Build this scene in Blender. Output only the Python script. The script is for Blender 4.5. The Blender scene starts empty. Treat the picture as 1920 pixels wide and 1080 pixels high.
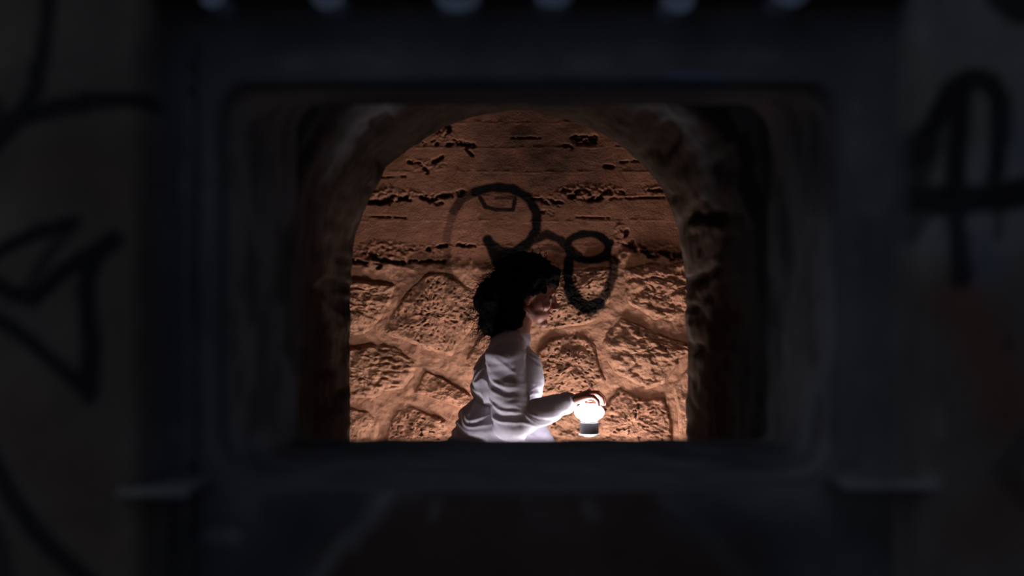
import bpy, bmesh, math, random
from mathutils import Vector, noise, Matrix

random.seed(7)
S = bpy.context.scene
COL = S.collection
F = 2400.0          # focal length in pixels of the 1920 wide frame
CZ = 1.5            # eye height
PI = math.pi

# ------------------------------------------------------------------ camera
cam_d = bpy.data.cameras.new('camera')
cam = bpy.data.objects.new('camera', cam_d)
COL.objects.link(cam)
cam.location = (0, 0, CZ)
cam.rotation_euler = (PI / 2, 0, 0)
cam_d.sensor_width = 36
cam_d.lens = 45
cam_d.clip_start = 0.05
cam_d.dof.use_dof = True
cam_d.dof.focus_distance = 4.9
cam_d.dof.aperture_fstop = 1.5
S.camera = cam

# ------------------------------------------------------------------ world: dim blue dusk
w = bpy.data.worlds.new('dusk')
S.world = w
w.use_nodes = True
bg = w.node_tree.nodes['Background']
bg.inputs[0].default_value = (0.80, 0.92, 1.15, 1)
bg.inputs[1].default_value = 0.050
sd = bpy.data.lights.new('last_dusk_glow', 'SUN')
sd.energy = 0.12
sd.angle = math.radians(70)
sd.color = (0.9, 0.95, 1.0)
so = bpy.data.objects.new('last_dusk_glow', sd)
COL.objects.link(so)
so.rotation_euler = (math.radians(62), 0, math.radians(-48))

S.view_settings.view_transform = 'Standard'
S.view_settings.look = 'None'
S.view_settings.gamma = 1
S.view_settings.exposure = 0.0
S.view_settings.use_curve_mapping = False

LAMP_L = 58.0      # glow of the carried lantern
FLOOR_L = 150.0     # glow of the lantern standing on the corridor floor

# ------------------------------------------------------------------ helpers
def P(px, py, d):
    return Vector(((px - 960) / F * d, d, CZ + (540 - py) / F * d))

def fbm(x, y, z, o=4):
    return noise.fractal(Vector((x, y, z)), 0.9, 2.1, o)

def sstep(a, b, x):
    t = max(0.0, min(1.0, (x - a) / (b - a)))
    return t * t * (3 - 2 * t)

def mix(a, b, t):
    return (a[0] + (b[0] - a[0]) * t, a[1] + (b[1] - a[1]) * t, a[2] + (b[2] - a[2]) * t)

def seg_d(x, y, a, b):
    dx, dy = b[0] - a[0], b[1] - a[1]
    l2 = dx * dx + dy * dy
    t = 0 if l2 == 0 else max(0, min(1, ((x - a[0]) * dx + (y - a[1]) * dy) / l2))
    return math.hypot(x - a[0] - t * dx, y - a[1] - t * dy), t

class Strokes:
    """poly-lines with a half width, looked up quickly through their boxes"""
    def __init__(self, items, gain=1.0):
        self.s = []
        for pts, wd, val in items:
            for a, b in zip(pts[:-1], pts[1:]):
                self.s.append((a, b, wd * gain / 2, val, min(a[0], b[0]) - wd * 1.6, max(a[0], b[0]) + wd * 1.6,
                               min(a[1], b[1]) - wd * 1.6, max(a[1], b[1]) + wd * 1.6))
    def at(self, x, y, soft=0.25, wob=0.0):
        m = 0.0
        for a, b, h, val, x0, x1, y0, y1 in self.s:
            if x0 < x < x1 and y0 < y < y1:
                d, _ = seg_d(x, y, a, b)
                v = val * (1 - sstep(h * (1 - soft), h * (1 + soft), d + wob * h))
                if v > m: m = v
        return m

def mesh_obj(name, V, Fc, mat=None, parent=None, cols=None, smooth=True):
    me = bpy.data.meshes.new(name)
    me.from_pydata([tuple(v) for v in V], [], Fc)
    if cols is not None:
        at = me.color_attributes.new('Col', 'FLOAT_COLOR', 'POINT')
        flat = []
        for c in cols: flat += [c[0], c[1], c[2], 1.0]
        at.data.foreach_set('color', flat)
    if smooth:
        me.polygons.foreach_set('use_smooth', [True] * len(me.polygons))
    me.update()
    if mat: me.materials.append(mat)
    o = bpy.data.objects.new(name, me)
    COL.objects.link(o)
    if parent: o.parent = parent
    return o

def struct(o):
    o['kind'] = 'structure'
    return o

def box(name, x0, x1, y0, y1, z0, z1, mat, parent=None, bev=0.0):
    bm = bmesh.new()
    bmesh.ops.create_cube(bm, size=1)
    for v in bm.verts:
        v.co = Vector((x0 if v.co.x < 0 else x1, y0 if v.co.y < 0 else y1, z0 if v.co.z < 0 else z1))
    if bev:
        bmesh.ops.bevel(bm, geom=bm.edges[:], offset=bev, segments=2, affect='EDGES', profile=0.6)
    me = bpy.data.meshes.new(name)
    bm.to_mesh(me); bm.free()
    me.materials.append(mat)
    o = bpy.data.objects.new(name, me)
    COL.objects.link(o)
    if parent: o.parent = parent
    return o

def empty(name, loc=(0, 0, 0)):
    o = bpy.data.objects.new(name, None)
    COL.objects.link(o)
    o.location = loc
    o.empty_display_size = 0.1
    return o

def grid_faces(nx, ny):
    return [(j * nx + i, j * nx + i + 1, (j + 1) * nx + i + 1, (j + 1) * nx + i)
            for j in range(ny - 1) for i in range(nx - 1)]

# ------------------------------------------------------------------ materials
def material(name, base=(0.5, 0.5, 0.5), rough=0.9, use_col=False, grain=0.0, grain_scale=30, dark_pits=0.0,
             pit_scale=60, bump=0.0, bump_scale=120, metallic=0.0, emit=None, emit_s=0, spec=0.2, stretch=(1, 1, 1), sheen=0):
    m = bpy.data.materials.new(name)
    m.use_nodes = True
    nt = m.node_tree
    b = nt.nodes['Principled BSDF']
    b.inputs['Roughness'].default_value = rough
    b.inputs['Metallic'].default_value = metallic
    b.inputs['Specular IOR Level'].default_value = spec
    if sheen: b.inputs['Sheen Weight'].default_value = sheen
    tc = nt.nodes.new('ShaderNodeTexCoord')
    mp = nt.nodes.new('ShaderNodeMapping')
    mp.inputs['Scale'].default_value = stretch
    nt.links.new(tc.outputs['Object'], mp.inputs['Vector'])
    if use_col:
        at = nt.nodes.new('ShaderNodeAttribute'); at.attribute_name = 'Col'
        col = at.outputs['Color']
    else:
        rgb = nt.nodes.new('ShaderNodeRGB'); rgb.outputs[0].default_value = (*base, 1)
        col = rgb.outputs[0]
    def mul(col, sock, amt):
        mx = nt.nodes.new('ShaderNodeMix'); mx.data_type = 'RGBA'; mx.blend_type = 'MULTIPLY'
        mx.inputs[0].default_value = amt
        nt.links.new(col, mx.inputs[6]); nt.links.new(sock, mx.inputs[7])
        return mx.outputs[2]
    if grain:
        n = nt.nodes.new('ShaderNodeTexNoise')
        n.inputs['Scale'].default_value = grain_scale; n.inputs['Detail'].default_value = 6
        nt.links.new(mp.outputs[0], n.inputs['Vector'])
        r = nt.nodes.new('ShaderNodeValToRGB')
        r.color_ramp.elements[0].position = 0.3; r.color_ramp.elements[0].color = (0.35, 0.33, 0.32, 1)
        r.color_ramp.elements[1].position = 0.66; r.color_ramp.elements[1].color = (1, 1, 1, 1)
        nt.links.new(n.outputs['Fac'], r.inputs[0])
        col = mul(col, r.outputs[0], grain)
    if dark_pits:
        n = nt.nodes.new('ShaderNodeTexNoise')
        n.inputs['Scale'].default_value = pit_scale; n.inputs['Detail'].default_value = 3
        nt.links.new(mp.outputs[0], n.inputs['Vector'])
        r = nt.nodes.new('ShaderNodeValToRGB')
        r.color_ramp.elements[0].position = 0.33; r.color_ramp.elements[0].color = (0.1, 0.09, 0.08, 1)
        r.color_ramp.elements[1].position = 0.42; r.color_ramp.elements[1].color = (1, 1, 1, 1)
        nt.links.new(n.outputs['Fac'], r.inputs[0])
        col = mul(col, r.outputs[0], dark_pits)
    nt.links.new(col, b.inputs['Base Color'])
    if bump:
        n = nt.nodes.new('ShaderNodeTexNoise')
        n.inputs['Scale'].default_value = bump_scale; n.inputs['Detail'].default_value = 5
        nt.links.new(mp.outputs[0], n.inputs['Vector'])
        bp = nt.nodes.new('ShaderNodeBump')
        bp.inputs['Strength'].default_value = bump; bp.inputs['Distance'].default_value = 0.006
        nt.links.new(n.outputs['Fac'], bp.inputs['Height'])
        nt.links.new(bp.outputs[0], b.inputs['Normal'])
    if emit:
        b.inputs['Emission Color'].default_value = (*emit, 1)
        b.inputs['Emission Strength'].default_value = emit_s
    return m

M_mortar = material('plaster_and_mortar', use_col=True, rough=0.95, grain=0.35, grain_scale=16, dark_pits=0.0, bump=0.5, bump_scale=120, spec=0.05)
M_wall = material('rubble_wall', use_col=True, rough=0.95, grain=0.55, grain_scale=22, dark_pits=0.55, pit_scale=55, bump=0.7, bump_scale=130, spec=0.05)
M_arch = material('arch_plaster', use_col=True, rough=0.95, grain=0.7, grain_scale=14, bump=0.8, bump_scale=70, stretch=(1, 1, 0.35), spec=0.0)
M_front = material('street_concrete', use_col=True, rough=0.9, grain=0.45, grain_scale=7, bump=0.4, bump_scale=60, spec=0.03)
M_light_block = material('light_block_plaster', base=(0.11, 0.075, 0.055), rough=0.95, grain=0.6, bump=0.5)
M_plain = material('dark_plaster', base=(0.16, 0.12, 0.10), rough=0.95, grain=0.5, bump=0.4)
M_floor = material('packed_earth', base=(0.20, 0.15, 0.11), rough=0.95, grain=0.6, bump=0.6, bump_scale=40)
M_block = material('pale_blue_block', base=(0.42, 0.51, 0.72), rough=0.85, grain=0.4, bump=0.3)
M_ledge = material('worn_ledge', base=(0.26, 0.27, 0.29), rough=0.9, grain=0.6, grain_scale=18, bump=0.3)
M_skin = material('skin', base=(0.44, 0.20, 0.15), rough=0.5, grain=0.12, grain_scale=40, bump=0.1, bump_scale=300, spec=0.35)
M_shirt = material('shirt_cotton', base=(0.60, 0.575, 0.68), rough=0.9, grain=0.08, grain_scale=200, bump=0.12, bump_scale=500, sheen=0.2)
M_pants = material('trousers_cloth', base=(0.05, 0.05, 0.06), rough=0.9, grain=0.2, bump=0.1)
M_hair = material('hair', base=(0.006, 0.005, 0.0045), rough=0.85, spec=0.06)
M_eye = material('eye_white', base=(0.16, 0.14, 0.13), rough=0.3, spec=0.5)
M_iris = material('iris', base=(0.04, 0.02, 0.012), rough=0.25, spec=0.5)
M_lip = material('lip', base=(0.30, 0.10, 0.09), rough=0.5)
M_shoe = material('shoe_leather', base=(0.03, 0.028, 0.027), rough=0.6)
M_glow = material('glowing_shade', base=(0.9, 0.88, 0.88), rough=0.4, emit=(1.0, 0.95, 0.98), emit_s=LAMP_L)
M_glowf = material('glowing_floor_shade', base=(0.9, 0.88, 0.88), rough=0.4, emit=(1.0, 0.95, 0.98), emit_s=FLOOR_L)
M_body = material('lantern_body', base=(0.05, 0.048, 0.055), rough=0.4, spec=0.4)
M_rim = material('lantern_rim', base=(0.65, 0.62, 0.62), rough=0.35, metallic=0.8)

# ==================================================================== BACK WALL
YB = 5.30
SC = YB / F
def wx(px): return (px - 960) * SC
def wz(py): return CZ + (540 - py) * SC

def bz(px):
    """pixel row where the smooth plaster ends and the rubble begins"""
    pts = [(0, 492), (640, 490), (700, 484), (760, 496), (840, 492), (930, 505), (1050, 498), (1150, 492), (1172, 478),
           (1185, 470), (1225, 478), (1260, 482), (1300, 478), (2000, 480)]
    for a, b in zip(pts[:-1], pts[1:]):
        if a[0] <= px <= b[0]:
            return a[1] + (b[1] - a[1]) * (px - a[0]) / (b[0] - a[0])
    return 490

CR = Strokes([
    ([(790, 272), (827, 267), (862, 267), (886, 272)], 9, 1), ([(767, 304), (785, 307), (803, 322)], 7, .9),
    ([(812, 303), (828, 294)], 7, .9), ([(693, 378), (726, 378), (767, 371)], 10, 1), ([(722, 372), (740, 374)], 14, .9),
    ([(791, 367), (812, 374), (827, 370), (865, 361)], 10, .9), ([(812, 374), (820, 378)], 14, .9), ([(828, 249), (840, 242)], 12, 1),
    ([(875, 278), (886, 291)], 5, .7), ([(801, 467), (838, 459), (856, 457), (889, 463)], 6, .9), ([(767, 490), (833, 490)], 6, .8),
    ([(683, 470), (708, 485), (738, 492), (755, 491)], 9, .9), ([(650, 486), (680, 492), (712, 500)], 8, .8),
    ([(1082, 260), (1098, 264), (1113, 261)], 16, 1), ([(1061, 274), (1070, 275)], 8, .7),
    ([(1061, 358), (1073, 367), (1106, 372), (1135, 370), (1165, 364)], 11, 1), ([(1075, 360), (1110, 364), (1140, 360)], 10, .8),
    ([(1018, 375), (1052, 383)], 9, 1), ([(996, 372), (1020, 374)], 4, .7), ([(1215, 361), (1242, 355)], 8, .8), ([(1138, 372), (1245, 370)], 3, .6),
    ([(1160, 414), (1175, 417), (1174, 447), (1180, 460)], 6, .9), ([(1174, 455), (1190, 463), (1207, 467), (1221, 479), (1248, 473), (1260, 482), (1285, 476), (1310, 480)], 12, 1),
    ([(1134, 311), (1142, 314), (1153, 309)], 7, .8), ([(1165, 304), (1198, 301)], 4, .7), ([(1067, 407), (1159, 408)], 3, .5),
    ([(1017, 396), (1035, 399)], 7, .6), ([(958, 258), (1012, 258)], 4, .5), ([(690, 405), (760, 408)], 3, .4), ([(700, 333), (760, 330)], 3, .4),
    ([(560, 376), (640, 374)], 6, .8), ([(1320, 372), (1400, 374)], 6, .8)])

def circ(cx, cy, rx, ry, a0, a1, n=22):
    return [(cx + rx * math.cos(math.radians(a0 + (a1 - a0) * i / n)), cy + ry * math.sin(math.radians(a0 + (a1 - a0) * i / n))) for i in range(n + 1)]

GR = Strokes([
    ([(846, 540), (838, 490), (838, 440), (850, 396)], 12, .45), ([(850, 396), (866, 374), (890, 360)], 13, .75), ([(890, 360), (925, 351), (960, 353), (990, 370), (1006, 398), (1006, 430), (990, 455), (965, 472), (940, 478)], 14, .95),
    ([(915, 450), (924, 470), (936, 498)], 15, .95), ([(918, 455), (940, 470), (962, 472)], 13, .9), ([(932, 482), (945, 500), (960, 510)], 18, .95),
    ([(900, 370), (910, 388), (930, 393), (962, 393), (966, 372)], 6, .9), ([(930, 372), (960, 370)], 5, .7),
    ([(970, 480), (996, 452), (1026, 439), (1050, 450), (1068, 468), (1085, 482)], 13, .9), ([(990, 474), (1030, 462), (1055, 470)], 8, .6),
    (circ(1102, 463, 39, 25, 0, 360), 11, .95), ([(1146, 455), (1138, 470), (1140, 484)], 10, .95), ([(1085, 487), (1120, 488), (1142, 482)], 10, .9),
    ([(1070, 470), (1064, 510), (1068, 545), (1080, 566)], 15, .95), ([(1066, 540), (1082, 568), (1102, 577), (1122, 568)], 21, .98), ([(1122, 568), (1140, 540), (1150, 512), (1151, 488)], 14, .85),
    ([(845, 540), (862, 556)], 10, .35)], 1.3)

TAN = (0.42, 0.208, 0.125)
TAN2 = (0.46, 0.230, 0.140)
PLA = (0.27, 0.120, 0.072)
BLACK = (0.009, 0.007, 0.007)

def wall_paint(px, py, c):
    g = GR.at(px, py, 0.3, 0.25 * noise.noise(Vector((px * .06, py * .06, 3))))
    if g > 0:
        c = mix(c, BLACK, min(1, g * 1.05))
    return c

def back_h(px, py):
    x, z = px * 0.02, py * 0.02
    n1 = fbm(x * 0.9, z * 1.2, 1.3, 5)
    n2 = fbm(x * 4, z * 5, 7.7, 3)
    edge = bz(px) + 6 * n2 + 5 * n1
    rub = sstep(edge - 12, edge + 9, py + 10 * noise.noise(Vector((px * .09, py * .09, 6))))
    h = 0.002 * n1 + 0.001 * n2
    # board marked plaster: shallow level steps
    board = (py + 3 * n1) % 46
    h += (1 - rub) * (0.0022 * (1 - sstep(0, 2.0, board)) + 0.0012 * noise.noise(Vector((px * 0.006, math.floor(py / 46) * 3.1, 0))))
    # broken rough bands on the plaster
    for cx, cy, rx, ry, a in ((735, 365, 55, 12, 1), (1105, 360, 60, 14, 1), (1228, 358, 22, 10, .8), (720, 470, 60, 18, 1), (800, 470, 40, 10, .5), (1225, 470, 60, 16, .8), (1160, 440, 10, 26, .4), (830, 250, 22, 10, .7), (800, 310, 34, 12, .6)):
        q = ((px - cx) / rx) ** 2 + ((py - cy) / ry) ** 2
        if q < 1.6:
            h += a * (1 - sstep(0.3, 1.6, q)) * (0.010 * abs(n2) + 0.008 * noise.noise(Vector((px * .15, py * .2, 2))))
    cr = CR.at(px, py, 0.5, 0.9 * noise.noise(Vector((px * .11, py * .13, 9))))
    cr *= sstep(-0.35, 0.25, n2 + 0.6 * noise.noise(Vector((px * .05, py * .05, 4))))
    h -= 0.026 * cr
    h += rub * (0.014 + 0.004 * n1 + 0.0025 * n2)
    return h, rub, cr, n1, n2

def axis(lo, hi, flo, fhi, fine, coarse):
    out, v = [], lo
    while v < hi:
        out.append(v)
        v += fine if flo <= v < fhi else coarse
    out.append(hi)
    return out

xs = axis(-300, 2200, 590, 1370, 1.9, 34)
ys = axis(-10, 1215, 150, 850, 1.9, 30)
V, C = [], []
for py in ys:
    for px in xs:
        h, rub, cr, n1, n2 = back_h(px, py)
        V.append((wx(px), YB - h, wz(py)))
        c = mix(PLA, TAN2, rub * 0.8)
        c = mix(c, (0.20, 0.082, 0.045), 0.55 * sstep(0.05, 0.7, n1) * (1 - rub))
        # soft darker patch on the middle of the plaster
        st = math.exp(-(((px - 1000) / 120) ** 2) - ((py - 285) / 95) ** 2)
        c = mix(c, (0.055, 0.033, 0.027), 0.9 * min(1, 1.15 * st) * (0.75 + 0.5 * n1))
        c = mix(c, (0.045, 0.03, 0.025), 0.8 * min(1, 1.3 * cr))
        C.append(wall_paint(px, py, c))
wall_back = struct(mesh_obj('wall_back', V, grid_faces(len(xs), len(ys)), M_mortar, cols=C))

# stones of the rubble, outlined as they lie in the wall
STONES = [
    ([(610, 517), (660, 520), (700, 527), (748, 532), (738, 566), (708, 608), (686, 630), (640, 634), (606, 630)], 1, 'ridge'),
    ([(770, 534), (800, 506), (848, 508), (884, 540), (908, 588), (876, 636), (848, 672), (806, 660), (760, 640), (712, 626), (730, 592), (750, 560)], 2, 'pit'),
    ([(606, 648), (655, 650), (700, 642), (745, 648), (785, 678), (783, 696), (762, 728), (735, 733), (706, 748), (650, 748), (606, 745)], 3, 'ridge'),
    ([(794, 690), (832, 708), (884, 740), (900, 776), (862, 764), (806, 746), (774, 736)], 4, 'soft'),
    ([(606, 762), (655, 760), (694, 768), (714, 790), (712, 812), (700, 850), (606, 850)], 5, 'soft'),
    ([(722, 806), (728, 786), (744, 766), (772, 757), (804, 772), (842, 788), (858, 850), (716, 850)], 6, 'pit'),
    ([(996, 530), (1044, 504), (1100, 500), (1150, 498), (1148, 562), (1122, 600), (1092, 612), (1012, 624), (980, 600)], 7, 'pit'),
    ([(1166, 502), (1218, 490), (1300, 488), (1340, 498), (1338, 560), (1296, 592), (1262, 604), (1226, 602), (1166, 566)], 8, 'ridge'),
    ([(1160, 590), (1212, 612), (1256, 632), (1330, 650), (1290, 664), (1244, 722), (1208, 732), (1152, 702), (1136, 676), (1128, 644), (1132, 622)], 9, 'ridge'),
    ([(1002, 660), (1028, 632), (1068, 622), (1100, 626), (1118, 646), (1125, 680), (1140, 714), (1126, 738), (1062, 746), (1002, 742), (986, 704)], 10, 'pit'),
    ([(1158, 722), (1206, 744), (1248, 742), (1264, 790), (1262, 850), (1112, 850), (1118, 772), (1138, 748)], 11, 'pit'),
    ([(1256, 722), (1292, 676), (1345, 662), (1350, 850), (1274, 850), (1268, 770)], 12, 'soft'),
    ([(884, 790), (920, 764), (1000, 752), (1090, 756), (1104, 776), (1098, 850), (872, 850)], 13, 'pit'),
    ([(900, 620), (930, 606), (968, 612), (990, 640), (978, 700), (990, 742), (912, 750), (900, 720), (870, 672)], 14, 'soft'),
    ([(900, 520), (940, 512), (985, 520), (968, 598), (925, 594), (895, 560)], 15, 'soft'),
    ([(430, 505), (592, 512), (590, 600), (520, 640), (430, 610)], 16, 'ridge'),
    ([(430, 624), (520, 654), (590, 640), (590, 752), (500, 780), (430, 760)], 17, 'pit'),
    ([(430, 776), (505, 792), (590, 766), (592, 850), (430, 850)], 18, 'soft'),
    ([(1356, 500), (1500, 505), (1500, 630), (1420, 650), (1356, 600)], 19, 'pit'),
    ([(1352, 650), (1420, 664), (1500, 645), (1500, 850), (1364, 850)], 20, 'ridge')]
# courses lower down the wall, towards the floor
for r in range(3):
    x = 400 + 40 * r
    y0, y1 = 862 + r * 112, 862 + r * 112 + 100
    k = 0
    while x < 1500:
        wd = random.uniform(120, 190)
        j = lambda: random.uniform(-9, 9)
        STONES.append(([(x + j(), y0 + j()), (x + wd / 2, y0 + j()), (x + wd + j(), y0 + j()), (x + wd + j(), y1 + j()), (x + wd / 2, y1 + j()), (x + j(), y1 + j())], 30 + r * 20 + k, random.choice(['pit', 'soft', 'ridge'])))
        x += wd + 16
        k += 1

def resample(poly, n):
    L = [0]
    m = len(poly)
    for i in range(m):
        a, b = poly[i], poly[(i + 1) % m]
        L.append(L[-1] + math.hypot(b[0] - a[0], b[1] - a[1]))
    out, k = [], 0
    for i in range(n):
        s = L[-1] * i / n
        while L[k + 1] < s: k += 1
        t = (s - L[k]) / (L[k + 1] - L[k])
        a, b = poly[k], poly[(k + 1) % m]
        out.append((a[0] + (b[0] - a[0]) * t, a[1] + (b[1] - a[1]) * t))
    # round the corners a little
    for _ in range(max(1, n // 60)):
        out = [((out[i - 1][0] + 2 * out[i][0] + out[(i + 1) % n][0]) / 4, (out[i - 1][1] + 2 * out[i][1] + out[(i + 1) % n][1]) / 4) for i in range(n)]
    return out

def build_stone(poly, seed, kind):
    deep = min(p[1] for p in poly) > 855
    n, rings = (36, 7) if deep else (190, 42)
    b = resample(poly, n)
    cx = sum(p[0] for p in b) / n
    cy = sum(p[1] for p in b) / n
    tone = random.Random(seed * 13).uniform(-1, 1)
    base = mix(TAN, TAN2, 0.5 + 0.5 * tone)
    base = (base[0], base[1] * (1 - 0.04 * tone), base[2] * (1 - 0.05 * tone))
    V, C, Fc = [], [], []
    rs = [i / rings for i in range(1, rings + 1)]
    V.append(None); C.append(None)
    def put(px, py, r):
        n1 = fbm(px * .018, py * .022, seed * 3.3, 5)
        n2 = fbm(px * .07, py * .09, seed * 1.7, 4)
        e = 1 - r
        dome = sstep(0, 0.16, e) * 0.017 + sstep(0, 0.9, e) * 0.012
        n3 = fbm(px * .22, py * .26, seed * 2.9, 3)
        cre = abs(fbm(px * .020 + py * .012, py * .045 - px * .014, seed * 5.1, 3))
        rel = 0.012 * n1 + 0.0045 * n2 + 0.0020 * n3
        if kind == 'ridge':
            rel += 0.012 * min(1, cre * 2.4) - 0.004
        elif kind == 'pit':
            q = noise.noise(Vector((px * .16, py * .20, seed))) + 0.4 * n2
            rel -= 0.009 * sstep(0.28, 0.55, q)
        else:
            rel *= 0.75
        h = 0.010 + dome + rel * sstep(0, 0.14, e)
        if r >= 0.999: h = 0.004
        c = mix(base, (0.55, 0.275, 0.165), 0.35 * sstep(-.1, .6, n1))
        c = mix(c, (0.16, 0.085, 0.05), 0.35 * sstep(0.05, 0.65, -n2))
        if kind == 'pit': c = mix(c, (0.06, 0.035, 0.025), 0.75 * sstep(0.30, 0.5, noise.noise(Vector((px * .16, py * .20, seed))) + 0.4 * n2))
        if kind == 'ridge': c = mix(c, (0.11, 0.06, 0.04), 0.5 * (1 - sstep(0.0, 0.10, cre)))
        # dirt sits in the joint around the stone
        return (wx(px), YB - h, wz(py)), wall_paint(px, py, c)
    V[0], C[0] = put(cx, cy, 0)
    for r in rs:
        for (x, y) in b:
            jit = 1 + 0.02 * noise.noise(Vector((x * .05, y * .05, seed))) * r
            px, py = cx + (x - cx) * r * jit, cy + (y - cy) * r * jit
            v, c = put(px, py, r)
            V.append(v); C.append(c)
    for i in range(n):
        Fc.append((0, 1 + (i + 1) % n, 1 + i))
    for k in range(rings - 1):
        o0, o1 = 1 + k * n, 1 + (k + 1) * n
        for i in range(n):
            i2 = (i + 1) % n
            Fc.append((o0 + i, o0 + i2, o1 + i2, o1 + i))
    # embedded skirt
    o0 = 1 + (rings - 1) * n
    o1 = len(V)
    for i in range(n):
        p = V[o0 + i]
        V.append((p[0], YB + 0.03, p[2])); C.append(C[o0 + i])
    for i in range(n):
        i2 = (i + 1) % n
        Fc.append((o0 + i, o0 + i2, o1 + i2, o1 + i))
    return mesh_obj('stone', V, Fc, M_wall, wall_back, C)

for poly, seed, kind in STONES:
    build_stone(poly, seed, kind)
box('masonry_core', -4.0, 4.0, YB + 0.05, YB + 0.35, -0.1, 3.0, M_plain, wall_back)

# ==================================================================== ARCH WALL
YA0, YA1 = 2.75, 4.00
ARCH = [(657, 1440), (657, 1000), (657, 825), (656, 700), (657, 620), (656, 560), (658, 510), (663, 465), (670, 430), (681, 398), (697, 366), (718, 330), (726, 314), (744, 300),
        (766, 281), (800, 258), (834, 238), (868, 224), (905, 214), (945, 209), (985, 208), (1020, 212), (1060, 222), (1105, 238), (1140, 256), (1172, 280), (1204, 308), (1232, 342), (1252, 378),
        (1268, 420), (1279, 465), (1285, 512), (1288, 560), (1289, 620), (1288, 700), (1288, 825), (1288, 1000), (1288, 1440)]
def densify(pts, step):
    out = []
    for a, b in zip(pts[:-1], pts[1:]):
        k = max(1, int(math.hypot(b[0] - a[0], b[1] - a[1]) / step))
        for i in range(k):
            t = i / k
            out.append((a[0] + (b[0] - a[0]) * t, a[1] + (b[1] - a[1]) * t))
    out.append(pts[-1])
    return out
AP = densify(ARCH, 6)
AN = len(AP)
ARX = [((p[0] - 960) / F * YA1, max(0.0, CZ + (540 - p[1]) / F * YA1)) for p in AP]
ac = (0.02, 1.35)
ABASE = (0.085, 0.058, 0.046)
V, C, Fc = [], [], []
steps = 82
for s in range(steps + 1):
    t = s / steps
    y = YA1 + (YA0 - YA1) * t
    for i, (x, z) in enumerate(ARX):
        dx, dz = (x - ac[0]), max(0, z - ac[1])
        l = math.hypot(dx, dz) or 1
        along = i * 0.06
        n1 = fbm(along * 1.6, y * 2.2, 4.4, 5)
        n2 = fbm(along * 6.0, y * 3.5, 9.1, 3)
        gouge = sstep(0.25, 0.5, noise.noise(Vector((along * 3.2, y * 1.5, 1.5))))
        amp = 0.35 if s == 0 else 1.0
        off = amp * (0.014 * n1 + 0.006 * n2) + 0.02 * gouge * min(1, t * 14)
        off += 0.018 * (1 - sstep(0, 0.05, t)) * 0      # sharp inner edge
        off += 0.03 * sstep(0.93, 1.0, t)                 # worn outer edge
        V.append((x + dx / l * off, y, z + dz / l * off))
        c = mix(ABASE, (0.035, 0.026, 0.022), 0.7 * gouge)
        c = mix(c, (0.115, 0.077, 0.058), 0.5 * sstep(0, .6, n1))
        c = mix(c, (0.026, 0.018, 0.014), 0.85 * sstep(1.62, 1.86, z + 0.10 * n1))      # shade under the crown, put into the colour
        c = mix(c, (0.18, 0.185, 0.20), 1 - sstep(2.85, 3.35, y + 0.1 * n1))   # paler towards the street, skylight put into the colour
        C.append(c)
for s in range(steps):
    for i in range(AN - 1):
        a = s * AN + i
        Fc.append((a, a + 1, a + AN + 1, a + AN))
wall_inner = struct(empty('wall_inner', (0, 0, 0)))
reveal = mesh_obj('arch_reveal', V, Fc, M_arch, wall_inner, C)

def face_ring(name, row, y, mat, parent, flip):
    V, C, Fc = [], [], []
    inner = [Vector(p) for p in row]
    n = len(inner)
    K = 10
    XL, XR, ZT = -3.0, 3.0, 2.75
    outer = []
    for p in inner:
        dx, dz = p.x - ac[0], max(0, p.z - ac[1])
        if dz <= 0:
            outer.append(Vector((XL if dx < 0 else XR, y, p.z)))
        else:
            k = min((XR - ac[0]) / abs(dx) if dx else 1e9, (ZT - ac[1]) / dz)
            outer.append(Vector((ac[0] + dx * k, y, ac[1] + dz * k)))
    for k in range(K + 1):
        t = (k / K) ** 1.8
        for i in range(n):
            q = inner[i].lerp(outer[i], t)
            if k: q.y = y + 0.008 * fbm(q.x * 5, q.z * 5, 2.2, 4)
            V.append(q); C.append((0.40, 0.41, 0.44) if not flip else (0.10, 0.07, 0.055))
    for k in range(K):
        for i in range(n - 1):
            a = k * n + i
            f = (a, a + 1, a + n + 1, a + n)
            Fc.append(f[::-1] if flip else f)
    return mesh_obj(name, V, Fc, mat, parent, C)
face_ring('corridor_face', V[:AN], YA1, M_arch, wall_inner, True)
face_ring('outer_face', V[steps * AN:(steps + 1) * AN], YA0, M_arch, wall_inner, False)

box('light_block_wall', -0.62, 0.68, YA0 + 0.04, YA1 - 0.02, -0.02, 1.0, M_light_block, wall_inner, 0.01)  # unseen wall, added to keep the floor lanterns' light off the street side

# ==================================================================== SHELL
struct(box('floor', -4.0, 4.0, -3.0, 5.65, -0.12, 0.0, M_floor))
struct(box('ceiling', -4.0, 4.0, 2.30, 5.65, 2.72, 2.95, M_plain))
for sx, nm in ((-1, 'wall_corridor_left'), (1, 'wall_corridor_right')):
    struct(box(nm, min(sx * 3.0, sx * 3.3), max(sx * 3.0, sx * 3.3), 2.40, YB + 0.05, 0, 2.73, M_plain))

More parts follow.
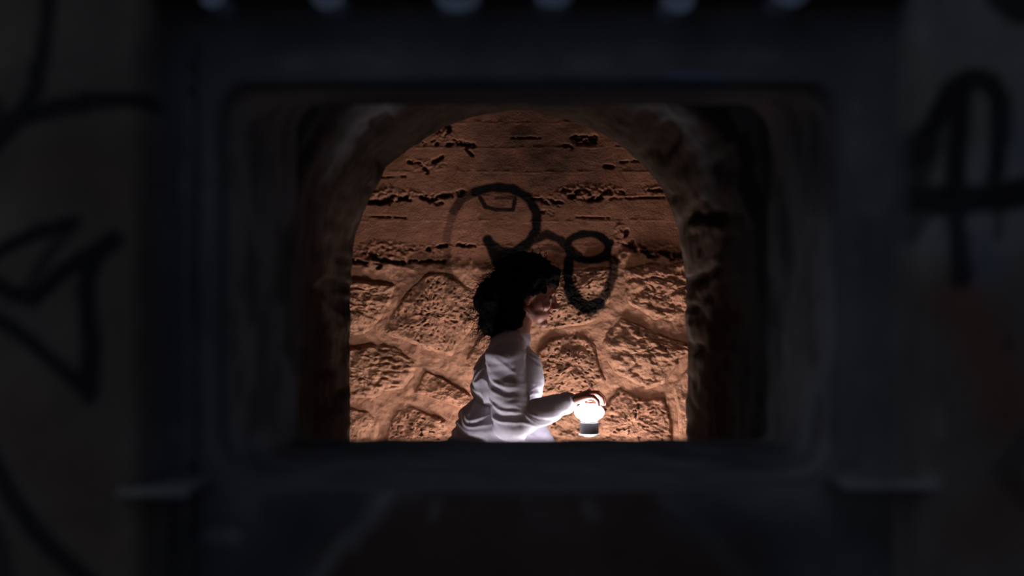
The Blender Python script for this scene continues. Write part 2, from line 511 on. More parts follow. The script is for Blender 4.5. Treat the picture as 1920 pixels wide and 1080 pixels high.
# ==================================================================== FRONT WALL WITH THE WINDOW OPENING
YF, YT = 1.92, 2.46
wc = (0.03, 1.51)
def sdf_open(x, z, L, R, B, T, rb, rt):
    cx, cz = (L + R) / 2, (B + T) / 2
    hx, hz = (R - L) / 2, (T - B) / 2
    r = rt if z > cz else rb
    qx, qz = abs(x - cx) - hx + r, abs(z - cz) - hz + r
    return math.hypot(max(qx, 0), max(qz, 0)) + min(max(qx, qz), 0) - r
def ring(par, N):
    out = []
    for i in range(N):
        a = 2 * PI * i / N
        dx, dz = math.cos(a), math.sin(a)
        lo, hi = 0, 2.0
        for _ in range(34):
            m = (lo + hi) / 2
            if sdf_open(wc[0] + dx * m, wc[1] + dz * m, *par) > 0: hi = m
            else: lo = m
        out.append((wc[0] + dx * lo, wc[1] + dz * lo))
    return out
NEAR = (-0.432, 0.488, 1.209, 1.802, 0.075, 0.05)
THRO = (-0.415, 0.492, 1.209, 1.852, 0.02, 0.06)
NW = 420
rn, rt_ = ring(NEAR, NW), ring(THRO, NW)

FB = (0.17, 0.17, 0.195)      # dark weathered concrete of the recessed face
FLT = (0.30, 0.31, 0.34)
# painted letters and blotches on the recessed face (pixel rows and columns of that plane)
FACE_BLK = Strokes([
    ([(520, 960), (600, 910), (680, 890)], 60, .8), ([(500, 1080), (560, 1000), (640, 940)], 90, .8),
    ([(1300, 950), (1380, 1000), (1440, 1100)], 90, .7), ([(361, -60), (361, 1200)], 8, 1),
    ([(1560, 900), (1600, 1000)], 70, .5), ([(520, 60), (900, 70), (1500, 60)], 60, .35)])
FACE_RED = Strokes([([(820, 960), (1000, 920), (1180, 950)], 150, .9), ([(700, 1100), (900, 1040), (1150, 1040), (1300, 1110)], 210, .9)])
FACE_LIN = Strokes([
    ([(590, 1090), (640, 1020), (700, 960), (745, 905), (800, 880)], 26, .7), ([(1240, 930), (1330, 1000), (1400, 1090)], 26, .45),
    ([(395, 1003), (440, 1006)], 26, .8), ([(425, 1000), (434, 1000)], 16, 1), ([(540, 118), (580, 112)], 26, .7), ([(600, 108), (690, 105)], 20, .4), ([(710, 120), (740, 105)], 26, .4),
    ([(1080, 118), (1130, 112)], 30, .45), ([(1240, 105), (1270, 108)], 20, .5), ([(1340, 104), (1370, 104)], 20, .4), ([(1410, 104), (1450, 106)], 22, .65), ([(840, 110), (850, 106)], 16, .4),
    ([(345, 310), (345, 360)], 16, .8), ([(388, 362), (400, 368)], 20, .6), ([(317, 440), (318, 446)], 12, .7), ([(316, 810), (346, 812)], 16, .5),
    ([(985, 930), (990, 945)], 18, .5), ([(812, 960), (818, 958)], 16, .5), ([(660, 1010), (672, 1004)], 30, .5), ([(1100, 950), (1110, 955)], 20, .4),
    ([(1602, 200), (1606, 206)], 16, .7), ([(1620, 390), (1645, 398)], 22, .6), ([(1600, 490), (1606, 488)], 18, .5), ([(1622, 868), (1626, 872)], 14, .6)])
FACE_BLU = Strokes([([(605, 157), (760, 160), (960, 158)], 16, .9), ([(980, 156), (1160, 156), (1230, 160)], 14, .75), ([(1250, 150), (1345, 152)], 18, .9)])
def face_col(x, y, z):
    px, py = 960 + x / y * F, 540 - (z - CZ) / y * F
    n1 = fbm(x * 7, z * 7, 3.1, 5)
    c = mix(FB, (0.21, 0.21, 0.235), sstep(0, .7, n1))
    wob = 0.4 * n1
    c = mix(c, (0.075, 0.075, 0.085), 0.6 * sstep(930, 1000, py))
    c = mix(c, (0.10, 0.066, 0.066), FACE_RED.at(px, py, .5, wob))
    c = mix(c, (0.26, 0.28, 0.30), FACE_LIN.at(px, py, .7, wob) * 0.9)
    c = mix(c, (0.22, 0.32, 0.56), FACE_BLU.at(px, py, .7, wob) * 0.8)
    c = mix(c, (0.075, 0.075, 0.09), FACE_BLK.at(px, py, .5, wob) * 0.9)
    return c

wall_front = struct(empty('wall_front'))
# front face: rings from the edge of the opening out to a rectangle
XL, XR, ZB, ZT = -0.80, 0.85, 0.0, 2.75
K = 46
V, C, Fc = [], [], []
orect = []
for i in range(NW):
    a = 2 * PI * i / NW
    dx, dz = math.cos(a), math.sin(a)
    k = min((XR - wc[0]) / dx if dx > 1e-6 else (XL - wc[0]) / dx if dx < -1e-6 else 1e9,
            (ZT - wc[1]) / dz if dz > 1e-6 else (ZB - wc[1]) / dz if dz < -1e-6 else 1e9)
    orect.append((wc[0] + dx * k, wc[1] + dz * k))
for k in range(K + 1):
    t = (k / K)
    for i in range(NW):
        a = 2 * PI * i / NW
        x0, z0 = rn[i][0] + math.cos(a) * 0.016, rn[i][1] + math.sin(a) * 0.016
        x, z = x0 + (orect[i][0] - x0) * t, z0 + (orect[i][1] - z0) * t
        y = YF + 0.004 * fbm(x * 9, z * 9, 5.5, 4) * min(1, k)
        px = 960 + x / YF * F
        if abs(px - 361) < 5: y += 0.012
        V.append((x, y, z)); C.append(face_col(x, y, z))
for k in range(K):
    for i in range(NW):
        i2 = (i + 1) % NW
        Fc.append((k * NW + i, k * NW + i2, (k + 1) * NW + i2, (k + 1) * NW + i))
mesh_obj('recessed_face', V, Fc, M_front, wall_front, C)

# reveal of the opening, split into the sill below and the jambs and soffit round the rest
prof = [(1.920, 0.016, 0), (1.9215, 0.012, 0), (1.925, 0.008, 0), (1.932, 0.003, 0)] + [(1.934 + (YT - 1.934) * k / 24, 0.0, k / 24) for k in range(1, 25)]
V, C = [], []
for (y, off, t) in prof:
    for i in range(NW):
        a = 2 * PI * i / NW
        x = rn[i][0] + (rt_[i][0] - rn[i][0]) * t
        z = rn[i][1] + (rt_[i][1] - rn[i][1]) * t
        n1 = fbm(x * 8, y * 8, z * 8, 4)
        d = off + 0.006 * n1 * (1 if 0.02 < t else 0)
        V.append((x + math.cos(a) * d, y, z + math.sin(a) * d))
        if math.sin(a) < 0 and z < 1.26 and t < 1.01:
            c = mix((0.29, 0.31, 0.35), (0.20, 0.22, 0.26), sstep(-.2, .5, n1))
        else:
            c = mix((0.32, 0.33, 0.36), (0.18, 0.185, 0.21), sstep(-.1, .5, n1))
            px, py = 960 + x / y * F, 540 - (z - CZ) / y * F
            # grey and blotched paint, patchy on the jambs
            c = mix(c, (0.05, 0.05, 0.056), 0.6 * sstep(0.1, 0.5, fbm(x * 3 + 4, y * 5, z * 2.4, 3)))
        if y < 1.936: c = (0.15, 0.15, 0.17)             # worn arris, colour darkened to dull its sky-lit lip
        sf = sstep(0.6, 0.85, math.sin(a))          # soffit: blue-grey paint, darkened to offset the glow from inside
        c = mix(c, (0.10, 0.125, 0.17), sf * .9)
        C.append(c)
lo_i = [i for i in range(NW) if rn[i][1] < 1.2125 and rn[i][0] < 0.6]
lo = set(lo_i)
sillF, revF = [], []
for k in range(len(prof) - 1):
    for i in range(NW):
        i2 = (i + 1) % NW
        f = (k * NW + i, k * NW + i2, (k + 1) * NW + i2, (k + 1) * NW + i)[::-1]
        (sillF if (i in lo and i2 in lo) else revF).append(f)
def sub(name, faces):
    used = sorted({v for f in faces for v in f})
    mp = {v: i for i, v in enumerate(used)}
    return mesh_obj(name, [V[v] for v in used], [tuple(mp[v] for v in f) for f in faces], M_front, wall_front, [C[v] for v in used])
sub('sill', sillF)
sub('opening_reveal', revF)
# back of the wall, round the throat of the opening
VB, CB, FBk = [], [], []
for k in range(2):
    for i in range(NW):
        x, z = (rt_[i] if k == 0 else (orect[i][0] * (3.0 if True else 1), orect[i][1]))
        VB.append((x, YT, z)); CB.append(FB)
for i in range(NW):
    i2 = (i + 1) % NW
    FBk.append((i, NW + i, NW + i2, i2))
mesh_obj('rear_face', VB, FBk, M_front, wall_front, CB)
# upper part behind the frame top
box('parapet', -3.0, 3.0, YF + 0.03, YT, 2.75, 3.3, M_plain, wall_front)

# proud graffiti walls either side
LBASE = (0.150, 0.138, 0.132)
RBASE = (0.22, 0.22, 0.225)
LG = Strokes([
    ([(92, -60), (90, 0), (82, 90), (62, 180), (20, 240), (-40, 300)], 34, .9), ([(-30, 245), (40, 222), (100, 203), (180, 190), (280, 187)], 34, .9),
    ([(-30, 486), (20, 458), (70, 436), (140, 418)], 30, .95), ([(140, 420), (95, 470), (40, 560)], 24, .7), ([(216, 452), (165, 478), (110, 516), (62, 560), (20, 548), (-30, 520)], 32, .95),
    ([(-30, 590), (20, 612), (70, 652), (120, 695), (170, 735)], 28, .95), ([(168, 738), (172, 640), (160, 540), (178, 480), (214, 448)], 34, .95),
    ([(-20, 850), (20, 930), (70, 1000), (130, 1060), (190, 1110)], 36, .9), ([(-10, 990), (10, 1090)], 40, .6), ([(-10, 190), (8, 225)], 30, .7)])
RG = Strokes([
    ([(1725, 300), (1752, 230), (1784, 166), (1820, 146), (1856, 154), (1876, 190), (1874, 260), (1864, 345)], 36, .95), ([(1800, 160), (1796, 260), (1792, 350)], 42, .95),
    ([(1690, 372), (1760, 378), (1860, 372), (1980, 350)], 62, .97), ([(1790, 380), (1798, 450), (1802, 520)], 44, .9), ([(1876, 390), (1876, 445)], 12, .9), ([(1735, 270), (1712, 340)], 60, .8),
    ([(1880, -10), (1910, 10), (1960, 20)], 70, .9), ([(1725, 390), (1700, 440)], 60, .7), ([(1888, 640), (1890, 655)], 14, .5), ([(1930, 830), (1880, 880), (1930, 940)], 40, .4)])
RRED = Strokes([([(1800, 560), (1830, 620), (1860, 700), (1880, 760)], 100, .7), ([(1820, 1000), (1900, 960)], 120, .4)])
RBLU = Strokes([([(1845, 450), (1850, 500)], 60, .7), ([(1905, 250), (1915, 300)], 40, .6), ([(1740, 20), (1770, 60)], 50, .3)])
LRED = Strokes([([(60, 330), (150, 300), (230, 360)], 90, .35), ([(40, 760), (70, 850), (160, 900)], 110, .45), ([(130, 960), (200, 1020)], 100, .3), ([(250, 250), (200, 430)], 60, .25)])
RBEIGE = Strokes([([(1760, 760), (1762, 820)], 12, .8), ([(1745, 900), (1758, 912)], 40, .7), ([(1722, 50), (1724, 60)], 20, .7)])

def proud(name, x0, x1, left):
    YP = 1.80
    xs2 = axis(x0, x1, max(x0, -0.95), min(x1, 0.97), 0.008, 0.06)
    zs2 = axis(0.0, 3.3, 1.0, 2.0, 0.008, 0.06)
    V, C = [], []
    for z in zs2:
        for k, x in enumerate(xs2):
            px, py = 960 + x / YP * F, 540 - (z - CZ) / YP * F
            n1 = fbm(x * 6, z * 6, 8.2 if left else 1.2, 5)
            edge = (x1 - x) if left else (x - x0)
            y = YP + 0.004 * n1 + 0.014 * (1 - sstep(0, 0.016, edge))
            wob = 0.35 * n1
            if left:
                c = mix(LBASE, (0.20, 0.175, 0.16), sstep(0, .6, n1))
                c = mix(c, (0.155, 0.080, 0.080), LRED.at(px, py, .9, wob))
                c = mix(c, (0.024, 0.026, 0.036), LG.at(px, py, .25, wob * .5))
            else:
                c = mix(RBASE, (0.25, 0.25, 0.26), sstep(0, .6, n1))
                lowr = sstep(430, 560, py)
                c = mix(c, (0.135, 0.115, 0.115), lowr * .85)
                c = mix(c, (0.165, 0.085, 0.065), RRED.at(px, py, .9, wob))
                c = mix(c, (0.15, 0.175, 0.27), RBLU.at(px, py, .9, wob))
                c = mix(c, (0.25, 0.25, 0.255), RBEIGE.at(px, py, .9, wob))
                c = mix(c, (0.026, 0.027, 0.034), RG.at(px, py, .25, wob * .5))
            V.append((x, y, z)); C.append(c)
    nx, nz = len(xs2), len(zs2)
    Fc = grid_faces(nx, nz)
    # return towards the recess
    o0 = len(V)
    xe = x1 if left else x0
    for j in range(nz):
        V.append((xe, YF + 0.03, zs2[j])); C.append((0.2, 0.2, 0.225))
    for j in range(nz - 1):
        e0 = j * nx + (nx - 1 if left else 0)
        e1 = e0 + nx
        Fc.append((e0, o0 + j, o0 + j + 1, e1) if left else (e0, e1, o0 + j + 1, o0 + j))
    o = struct(mesh_obj(name, V, Fc, M_front, None, C))
    box('masonry_core', (x0 if left else xe + 0.01), (xe - 0.01 if left else x1), YP + 0.03, YT, 0, 3.3, M_plain, o)
    return o
XLW, XRW = (270 - 960) / F * 1.8, (1722 - 960) / F * 1.8
proud('wall_left', -3.0, XLW, True)
proud('wall_right', XRW, 3.0, False)

# worn ledges at sill height, and the row of rounded blocks over the recess
def slab(name, px0, px1, py0, py1, y0, y1, mat, parent=None):
    a, b = P(px0, py0, y0), P(px1, py1, y0)
    return box(name, a.x, b.x, y0, y1, b.z, a.z, mat, parent, 0.004)
struct(slab('trim_1', 214, 354, 917, 934, 1.785, 1.93, M_ledge))
struct(slab('trim_2', 1586, 1764, 905, 920, 1.785, 1.93, M_ledge))
t3 = struct(slab('trim_3', 270, 1722, -60, -16, 1.83, 1.93, M_plain))
for (cx, wd, bot) in ((398, 46, 14), (614, 62, 17), (858, 88, 22), (1038, 74, 14), (1272, 60, 24), (1482, 72, 12)):
    n = 14
    pts = []
    d = 1.84
    a0 = P(cx, bot, d)
    r = wd / 2 / F * d
    for k in range(n + 1):
        an = PI + PI * k / n
        pts.append((a0.x + r * math.cos(an), a0.z + r * 0.8 + r * 0.8 * math.sin(an)))
    top = P(cx, -40, d).z
    pts = [(a0.x - r, top)] + pts + [(a0.x + r, top)]
    m = len(pts)
    V = [(p[0], d, p[1]) for p in pts] + [(p[0], 1.925, p[1]) for p in pts]
    Fc = [tuple(range(m)), tuple(range(2 * m - 1, m - 1, -1))] + [(i, m + i, m + (i + 1) % m, (i + 1) % m) for i in range(m)]
    mesh_obj('rounded_block', V, Fc, M_block, t3, smooth=False)

# ==================================================================== LATHE / LANTERNS
def lathe(name, prof, mat, parent, n=48):
    V, Fc = [], []
    for (r, z) in prof:
        for i in range(n):
            a = 2 * PI * i / n
            V.append((r * math.cos(a), r * math.sin(a), z))
    for k in range(len(prof) - 1):
        for i in range(n):
            i2 = (i + 1) % n
            Fc.append((k * n + i, k * n + i2, (k + 1) * n + i2, (k + 1) * n + i))
    Fc.append(tuple(range(n - 1, -1, -1)))
    Fc.append(tuple(range((len(prof) - 1) * n, len(prof) * n)))
    return mesh_obj(name, V, Fc, mat, parent)

LD = 4.47
LB = P(1105, 816, LD)
def lantern(name, loc, glow, sc=1.0):
    root = empty(name, loc)
    root.scale = (sc, sc, sc)
    lathe('base_rim', [(0.030, 0), (0.037, 0.0), (0.0385, 0.002), (0.037, 0.0045), (0.032, 0.006), (0.020, 0.0062)], M_rim, root)
    lathe('base_body', [(0.020, 0.0055), (0.031, 0.0058), (0.0325, 0.010), (0.0320, 0.030), (0.0335, 0.042), (0.033, 0.046), (0.028, 0.049), (0.02, 0.0505)], M_body, root)
    lathe('collar', [(0.018, 0.047), (0.030, 0.0485), (0.0315, 0.0505), (0.030, 0.0525), (0.02, 0.0535)], M_rim, root)
    cz, rx, rz = 0.080, 0.0515, 0.0305
    lathe('glowing_shade', [(max(0.002, rx * math.cos(a)), cz + rz * math.sin(a)) for a in [(-PI / 2 + 0.55) + (PI - 0.56) * k / 22 for k in range(23)]], glow, root)
    lathe('top_knob', [(0.012, 0.1085), (0.013, 0.1115), (0.007, 0.1135), (0.006, 0.117), (0.009, 0.119), (0.009, 0.123), (0.005, 0.1255), (0.001, 0.126)], M_body, root, 24)
    return root
ln = lantern('lantern', LB, M_glow)
ln['label'] = 'small lantern with glowing white squat globe on dark base, held from above by the hand'
ln['category'] = 'lantern'
for loc, fs, lab in (((-0.36, 4.11, 0.0), 1.65, 'larger glowing lantern on the corridor floor to the left, behind the added light-blocking wall'),
                 ((0.30, 4.88, 0.0), 2.5, 'larger glowing lantern on the corridor floor to the right, by the stone wall')):
    fl = lantern('floor_lantern', loc, M_glowf, fs)
    fl['label'] = lab
    fl['category'] = 'lantern'
    fl['group'] = 'lanterns on the corridor floor'

# ==================================================================== PERSON
PD = 4.60
class Parts:
    def __init__(self): self.bm = bmesh.new()
    def ell(self, c, r, rot=None):
        M = Matrix.Translation(c)
        if rot is not None: M = M @ rot.to_4x4()
        M = M @ Matrix.Diagonal((*r, 1))
        bmesh.ops.create_icosphere(self.bm, subdivisions=4 if max(r) > 0.05 else 3, radius=1, matrix=M)
    def cap(self, a, b, ra, rb, sub=3):
        a, b = Vector(a), Vector(b)
        n = max(2, int((b - a).length / (min(ra, rb) * 0.45)) + 1)
        for k in range(n + 1):
            t = k / n
            r = ra + (rb - ra) * t
            bmesh.ops.create_icosphere(self.bm, subdivisions=sub if r > 0.02 else 2, radius=r, matrix=Matrix.Translation(a.lerp(b, t)))
    def chain(self, pts, rs, sub=3):
        for k in range(len(pts) - 1): self.cap(pts[k], pts[k + 1], rs[k], rs[k + 1], sub)
    def remesh(self, name, voxel, mat, parent, smooth=6, disp=None):
        me = bpy.data.meshes.new(name)
        self.bm.to_mesh(me); self.bm.free()
        o = bpy.data.objects.new(name, me)
        COL.objects.link(o)
        m = o.modifiers.new('r', 'REMESH'); m.mode = 'VOXEL'; m.voxel_size = voxel
        s = o.modifiers.new('s', 'SMOOTH'); s.factor = 0.5; s.iterations = smooth
        bpy.context.view_layer.update()
        dg = bpy.context.evaluated_depsgraph_get()
        me2 = bpy.data.meshes.new_from_object(o.evaluated_get(dg))
        o.modifiers.clear()
        o.data = me2
        bpy.data.meshes.remove(me)
        me2.name = name
        if disp:
            nr = [v.normal.copy() for v in me2.vertices]
            for v, q in zip(me2.vertices, nr): v.co = v.co + q * disp(v.co, q)
        me2.polygons.foreach_set('use_smooth', [True] * len(me2.polygons))
        me2.materials.clear(); me2.materials.append(mat)
        me2.update()
        if parent:
            o.parent = parent
            o.matrix_parent_inverse = Matrix.Translation(-parent.location)
        return o

def rotY(deg): return Matrix.Rotation(math.radians(deg), 3, 'Y')
person = empty('person', (-0.10, PD, 0))
person['label'] = 'person with dark curly hair and pale lilac long-sleeved shirt walking right, reaching for the lantern'
person['category'] = 'person'

def Q(px, py, dy=0.0):
    p = P(px, py, PD)
    return Vector((p.x, PD + dy, p.z))
hips, waist, chest, neckb = Q(908, 878), Q(926, 808), Q(950, 715), Q(960, 640)
shN, shF = Q(948, 666, -0.150), Q(958, 664, 0.150)          # near and far shoulder
elN = P(962, 794, PD - 0.17); wrN = P(1070, 751, 4.462)
elF = Q(985, 800, 0.20); wrF = Q(1030, 850, 0.15)
HT = rotY(14)                                                # head tips forward
HC = Q(993, 549)
def H(fx, fy, fz):                                           # head space: x forward, y far side, z up
    return HC + HT @ Vector((fx, fy, fz))

b = Parts()
# skull, jaw and face
b.ell(H(-0.008, 0, 0.030), (0.094, 0.073, 0.083), HT)
b.ell(H(0.040, 0, -0.010), (0.048, 0.058, 0.075), HT)
b.ell(H(0.048, 0, -0.060), (0.040, 0.046, 0.040), HT)
b.ell(H(0.074, 0, -0.094), (0.017, 0.020, 0.016), HT)      # chin
b.cap(H(0.070, 0, -0.088), H(-0.002, 0.050, -0.058), 0.016, 0.016)
b.cap(H(0.070, 0, -0.088), H(-0.002, -0.050, -0.058), 0.016, 0.016)
b.ell(H(0.060, 0.034, -0.030), (0.024, 0.020, 0.020), HT)  # cheeks
b.ell(H(0.060, -0.034, -0.030), (0.024, 0.020, 0.020), HT)
b.cap(H(0.076, 0.030, 0.018), H(0.084, 0, 0.020), 0.010, 0.011)   # brow
b.cap(H(0.076, -0.030, 0.018), H(0.084, 0, 0.020), 0.010, 0.011)
b.chain([H(0.086, 0, 0.010), H(0.098, 0, -0.014), H(0.108, 0, -0.030)], [0.008, 0.009, 0.0105])   # nose
b.ell(H(0.096, 0.009, -0.034), (0.010, 0.008, 0.007), HT)
b.ell(H(0.096, -0.009, -0.034), (0.010, 0.008, 0.007), HT)
b.ell(H(0.086, 0, -0.056), (0.011, 0.024, 0.006), HT)      # lips
b.ell(H(0.084, 0, -0.066), (0.011, 0.021, 0.006), HT)
for s in (-1, 1):                                           # ears
    b.ell(H(-0.004, s * 0.073, -0.008), (0.018, 0.008, 0.030), HT @ Matrix.Rotation(s * 0.25, 3, 'Z'))
    b.ell(H(0.002, s * 0.070, -0.034), (0.009, 0.007, 0.011), HT)
# neck and trunk
b.chain([neckb, H(-0.020, 0, -0.055)], [0.058, 0.053])
b.ell(chest, (0.098, 0.155, 0.135), rotY(12))
b.ell(waist, (0.090, 0.125, 0.12), rotY(10))
b.ell(hips, (0.105, 0.155, 0.11))
b.chain([shN, neckb], [0.058, 0.05]); b.chain([shF, neckb], [0.058, 0.05])
# arms
b.chain([shN, shN.lerp(elN, 0.4), elN], [0.052, 0.046, 0.037])
b.chain([elN, elN.lerp(wrN, 0.3), wrN], [0.037, 0.038, 0.024])
b.chain([shF, shF.lerp(elF, 0.4), elF], [0.052, 0.046, 0.037])
b.chain([elF, elF.lerp(wrF, 0.3), wrF], [0.037, 0.038, 0.024])
# near hand: palm over the lantern, fingers bending down round the globe
LX, LY = LB.x, LB.y
zt = LB.z + 0.1105                                           # top of the globe
kn = []
for k, (oy, ox, oz) in enumerate(((-0.034, -0.014, 0.026), (-0.012, -0.004, 0.034), (0.011, -0.002, 0.036), (0.033, -0.010, 0.032))):   # little .. index knuckles
    kn.append(Vector((LX + ox, LY + oy, zt + oz)))
hand_root = wrN + Vector((0.006, 0, 0))
for k, p in enumerate(kn):
    b.chain([hand_root + Vector((0, (k - 1.5) * 0.010, 0)), p], [0.0175, 0.0125])
for a_, c_ in zip(kn[:-1], kn[1:]): b.cap(a_.lerp(hand_root, .3), c_.lerp(hand_root, .3), 0.0125, 0.0125)
fl_len = [0.80, 0.96, 1.04, 0.95]
for k, p in enumerate(kn):
    L = fl_len[k]
    oy = (p.y - LY)
    p1 = p + Vector((0.032 * L, oy * 0.10, 0.001))
    p2 = p1 + Vector((0.019 * L, oy * 0.06, -0.017 * L))
    p3 = p2 + Vector((0.004 * L, -oy * 0.05, -0.021 * L))
    b.chain([p, p1, p2, p3], [0.0098, 0.0088, 0.0078, 0.0066])
th0 = hand_root.lerp(kn[3], 0.25) + Vector((0, 0.012, -0.006))
th1 = Vector((LX - 0.034, LY + 0.050, zt + 0.010)); th2 = Vector((LX - 0.016, LY + 0.060, zt - 0.010)); th3 = Vector((LX + 0.003, LY + 0.062, zt - 0.024))
b.chain([th0, th1, th2, th3], [0.0155, 0.0115, 0.0098, 0.0080])
# far hand, relaxed beside the thigh
d = (wrF - elF).normalized()
palm = wrF + d * 0.045
b.chain([wrF, palm + d * 0.03], [0.021, 0.026])
for k in range(4):
    q = palm + d * 0.04 + Vector((0, (k - 1.5) * 0.018, 0))
    q1 = q + d * 0.035; q2 = q1 + (d + Vector((-.5, 0, -.5))).normalized() * 0.025; q3 = q2 + (d + Vector((-1.2, 0, -.6))).normalized() * 0.018
    b.chain([q, q1, q2, q3], [0.0095, 0.0088, 0.0078, 0.0066])
b.chain([wrF + d * 0.02, wrF + d * 0.05 + Vector((0.0, -0.032, -.01)), wrF + d * 0.085 + Vector((0, -0.040, -.012))], [0.014, 0.0105, 0.0085])
# legs in stride
hipN, hipF = hips + Vector((0, -0.085, -0.03)), hips + Vector((0, 0.085, -0.03))
knN, anN = hips + Vector((0.13, -0.09, -0.40)), Vector((hips.x + 0.12, PD - 0.09, 0.085))
knF, anF = hips + Vector((-0.03, 0.09, -0.42)), Vector((hips.x - 0.26, PD + 0.09, 0.115))
for hp, kne, an in ((hipN, knN, anN), (hipF, knF, anF)):
    b.chain([hp, hp.lerp(kne, .5), kne], [0.085, 0.072, 0.054])
    b.chain([kne, kne.lerp(an, .35), an], [0.052, 0.052, 0.036])
    b.chain([an, an + Vector((0.10, 0, -0.050))], [0.036, 0.026])
body = b.remesh('body', 0.0035, M_skin, person, 5)

# eyes and mouth
for s in (-1, 1):
    for nm, off, r, m in (('eye', 0.0, 0.0125, M_eye), ('iris', 0.0075, 0.0065, M_iris)):
        e = Parts(); e.ell(H(0.0715 + off, s * 0.031, -0.002), (r, r, r), HT)
        me = bpy.data.meshes.new(nm); e.bm.to_mesh(me); e.bm.free(); me.materials.append(m)
        me.polygons.foreach_set('use_smooth', [True] * len(me.polygons))
        o = bpy.data.objects.new(nm, me); COL.objects.link(o); o.parent = person; o.matrix_parent_inverse = Matrix.Translation(-person.location)
e = Parts()
e.ell(H(0.0885, 0, -0.0565), (0.0105, 0.021, 0.0052), HT); e.ell(H(0.0865, 0, -0.0655), (0.0105, 0.018, 0.0052), HT)
e.remesh('lips', 0.0018, M_lip, person, 2)

# shirt
def folds(co, nrm):
    x, y, z = co
    q = fbm(x * 5, y * 5, z * 5, 2)
    f1 = noise.noise(Vector((x * 5 + 0.9 * q, y * 4, z * 34 + x * 6 + 2.2 * q)))
    bk = sstep(0.02, -0.08, x) if False else 1 - sstep(-0.10, 0.0, x)
    f2 = noise.noise(Vector((x * 16, y * 8, z * 13 + 3)))
    low = 0.35 + 0.65 * sstep(1.30, 1.12, z) if False else 0.35 + 0.65 * (1 - sstep(1.10, 1.28, z))
    slv = 1 if co.y < PD - 0.12 else 0.8
    return 0.013 * low * slv * (0.6 + 0.5 * bk) * (1 - 2.0 * abs(f1)) + 0.004 * f2
s = Parts()
s.ell(chest + Vector((0.004, 0, -0.002)), (0.126, 0.168, 0.150), rotY(12))
s.ell(waist + Vector((-0.006, 0, 0.01)), (0.122, 0.155, 0.135), rotY(10))
s.ell(hips + Vector((-0.02, 0, 0.02)), (0.122, 0.178, 0.125), rotY(5))
s.ell(hips.lerp(waist, .5) + Vector((-0.03, 0, 0)), (0.115, 0.15, 0.11))
s.chain([shN, neckb + Vector((-.008, 0, -.008))], [0.069, 0.064]); s.chain([shF, neckb + Vector((-.008, 0, -.008))], [0.069, 0.064])
s.cap(neckb + Vector((-.006, 0, -.01)), neckb + Vector((0.002, 0, 0.004)), 0.072, 0.066)
s.chain([shN, shN.lerp(elN, .5), elN + Vector((-.004, 0, -.004))], [0.068, 0.064, 0.056])
s.chain([elN + Vector((-.004, 0, -.004)), elN.lerp(wrN, .4), elN.lerp(wrN, 0.93)], [0.052, 0.046, 0.032])
s.chain([shF, shF.lerp(elF, .5), elF], [0.068, 0.062, 0.054])
s.chain([elF, elF.lerp(wrF, .4), elF.lerp(wrF, .9)], [0.054, 0.050, 0.034])
s.remesh('shirt', 0.0042, M_shirt, person, 5, folds)

t = Parts()
t.ell(hips + Vector((0, 0, -0.03)), (0.118, 0.168, 0.11))
for hp, kne, an in ((hipN, knN, anN), (hipF, knF, anF)):
    t.chain([hp, hp.lerp(kne, .5), kne], [0.100, 0.085, 0.068])
    t.chain([kne, kne.lerp(an, .35), kne.lerp(an, .92)], [0.067, 0.066, 0.060])
t.remesh('trousers', 0.007, M_pants, person, 4)
for an in (anN, anF):
    sh = Parts()
    toe = an + Vector((0.12, 0, -0.055)); heel = an + Vector((-0.035, 0, -0.045))
    if an is anF: toe = Vector((an.x + 0.13, an.y, 0.034)); heel = an + Vector((-0.03, 0, -0.035))
    else: toe.z = 0.034; heel.z = 0.042
    sh.chain([heel, an.lerp(toe, .45) + Vector((0, 0, -.006)), toe], [0.042, 0.040, 0.033])
    sh.cap(an, heel.lerp(toe, .25), 0.047, 0.042)
    sh.remesh('shoe', 0.005, M_shoe, person, 4)

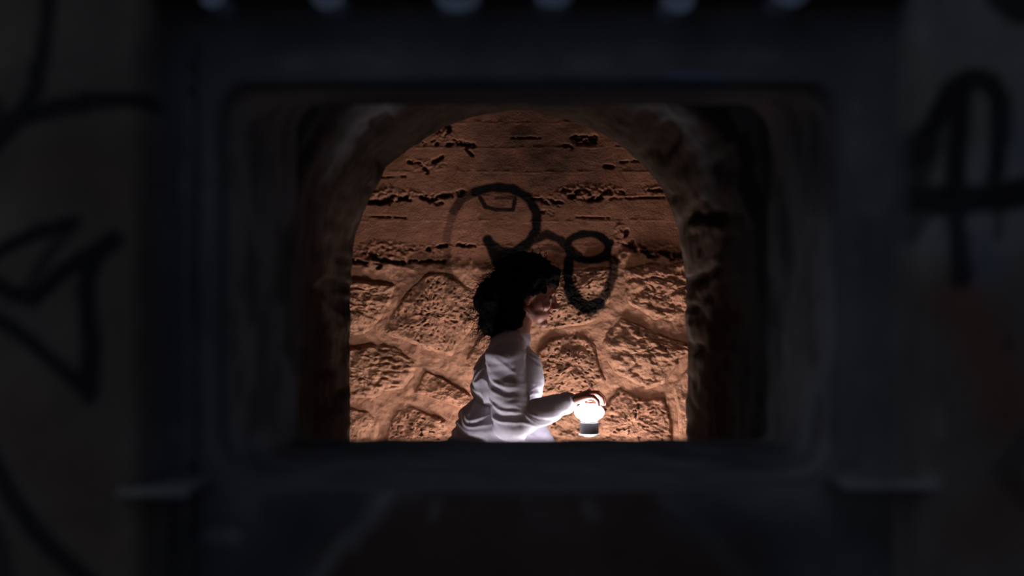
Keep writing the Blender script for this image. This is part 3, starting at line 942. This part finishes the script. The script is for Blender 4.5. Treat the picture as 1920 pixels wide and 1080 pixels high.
# hair: thick curly mass over the crown and falling behind the neck
def curl_d(co, nrm):
    q = noise.noise(co * 26); r = noise.noise(co * 55 + Vector((3, 1, 2)))
    return 0.012 * q + 0.006 * r
h = Parts()
blobs = [(H(-0.022, 0, 0.058), (0.110, 0.094, 0.080)), (H(0.030, 0, 0.074), (0.062, 0.070, 0.044)), (H(0.066, 0, 0.052), (0.028, 0.054, 0.024)),
         (H(-0.085, 0, 0.000), (0.066, 0.086, 0.085)), (H(-0.030, -0.070, 0.012), (0.046, 0.024, 0.058)), (H(-0.030, 0.070, 0.012), (0.046, 0.024, 0.058)),
         (H(-0.110, 0, -0.055), (0.080, 0.092, 0.085)), (H(-0.092, 0, -0.125), (0.062, 0.088, 0.062)), (H(-0.060, -0.05, -0.055), (0.046, 0.036, 0.066)), (H(-0.045, -0.055, -0.095), (0.050, 0.030, 0.055)), (H(-0.060, 0.05, -0.055), (0.040, 0.034, 0.060))]
for c, r in blobs: h.ell(c, r, HT)
hair = h.remesh('hair', 0.005, M_hair, person, 2, curl_d)
# loose curls: helical locks springing from the mass
rng = random.Random(3)
V, Fc = [], []
for k in range(620):
    c, r = blobs[rng.choice([0, 0, 0, 1, 3, 3, 3, 4, 6, 6, 6, 7, 7, 7])]
    while True:
        u = Vector((rng.gauss(0, 1), rng.gauss(0, 1), rng.gauss(0, 1))).normalized()
        if u.x < 0.75 or u.z > 0.35: break
    st = c + HT @ Vector((u.x * r[0], u.y * r[1], u.z * r[2])) * 0.92
    nd = (HT @ Vector((u.x / r[0], u.y / r[1], u.z / r[2]))).normalized()
    dirn = (nd * 0.9 + Vector((-0.45, 0, -0.55))).normalized()
    ln_ = rng.uniform(0.03, 0.08)
    e1 = dirn.orthogonal().normalized(); e2 = dirn.cross(e1)
    cr, tr = rng.uniform(0.004, 0.008), rng.uniform(0.0010, 0.0019)
    turns, ns = rng.uniform(1.2, 2.6), 14
    ph = rng.uniform(0, 6.28)
    base = len(V)
    pts = []
    for i in range(ns):
        t_ = i / (ns - 1)
        a = ph + turns * 2 * PI * t_
        pts.append(st + dirn * ln_ * t_ + (e1 * math.cos(a) + e2 * math.sin(a)) * cr * min(1, t_ * 3) + Vector((-0.008, 0, -0.01)) * t_ * t_)
    for i, p in enumerate(pts):
        tg = (pts[min(i + 1, ns - 1)] - pts[max(i - 1, 0)]).normalized()
        f1 = tg.orthogonal().normalized(); f2 = tg.cross(f1)
        rr = tr * (1 - 0.7 * i / ns)
        for j in range(4):
            a = PI / 2 * j
            V.append(p + (f1 * math.cos(a) + f2 * math.sin(a)) * rr)
    for i in range(ns - 1):
        for j in range(4):
            j2 = (j + 1) % 4
            Fc.append((base + i * 4 + j, base + i * 4 + j2, base + i * 4 + 4 + j2, base + i * 4 + 4 + j))
curls = mesh_obj('loose_curls', V, Fc, M_hair, person)
curls.matrix_parent_inverse = Matrix.Translation(-person.location)
curls['kind'] = 'stuff'
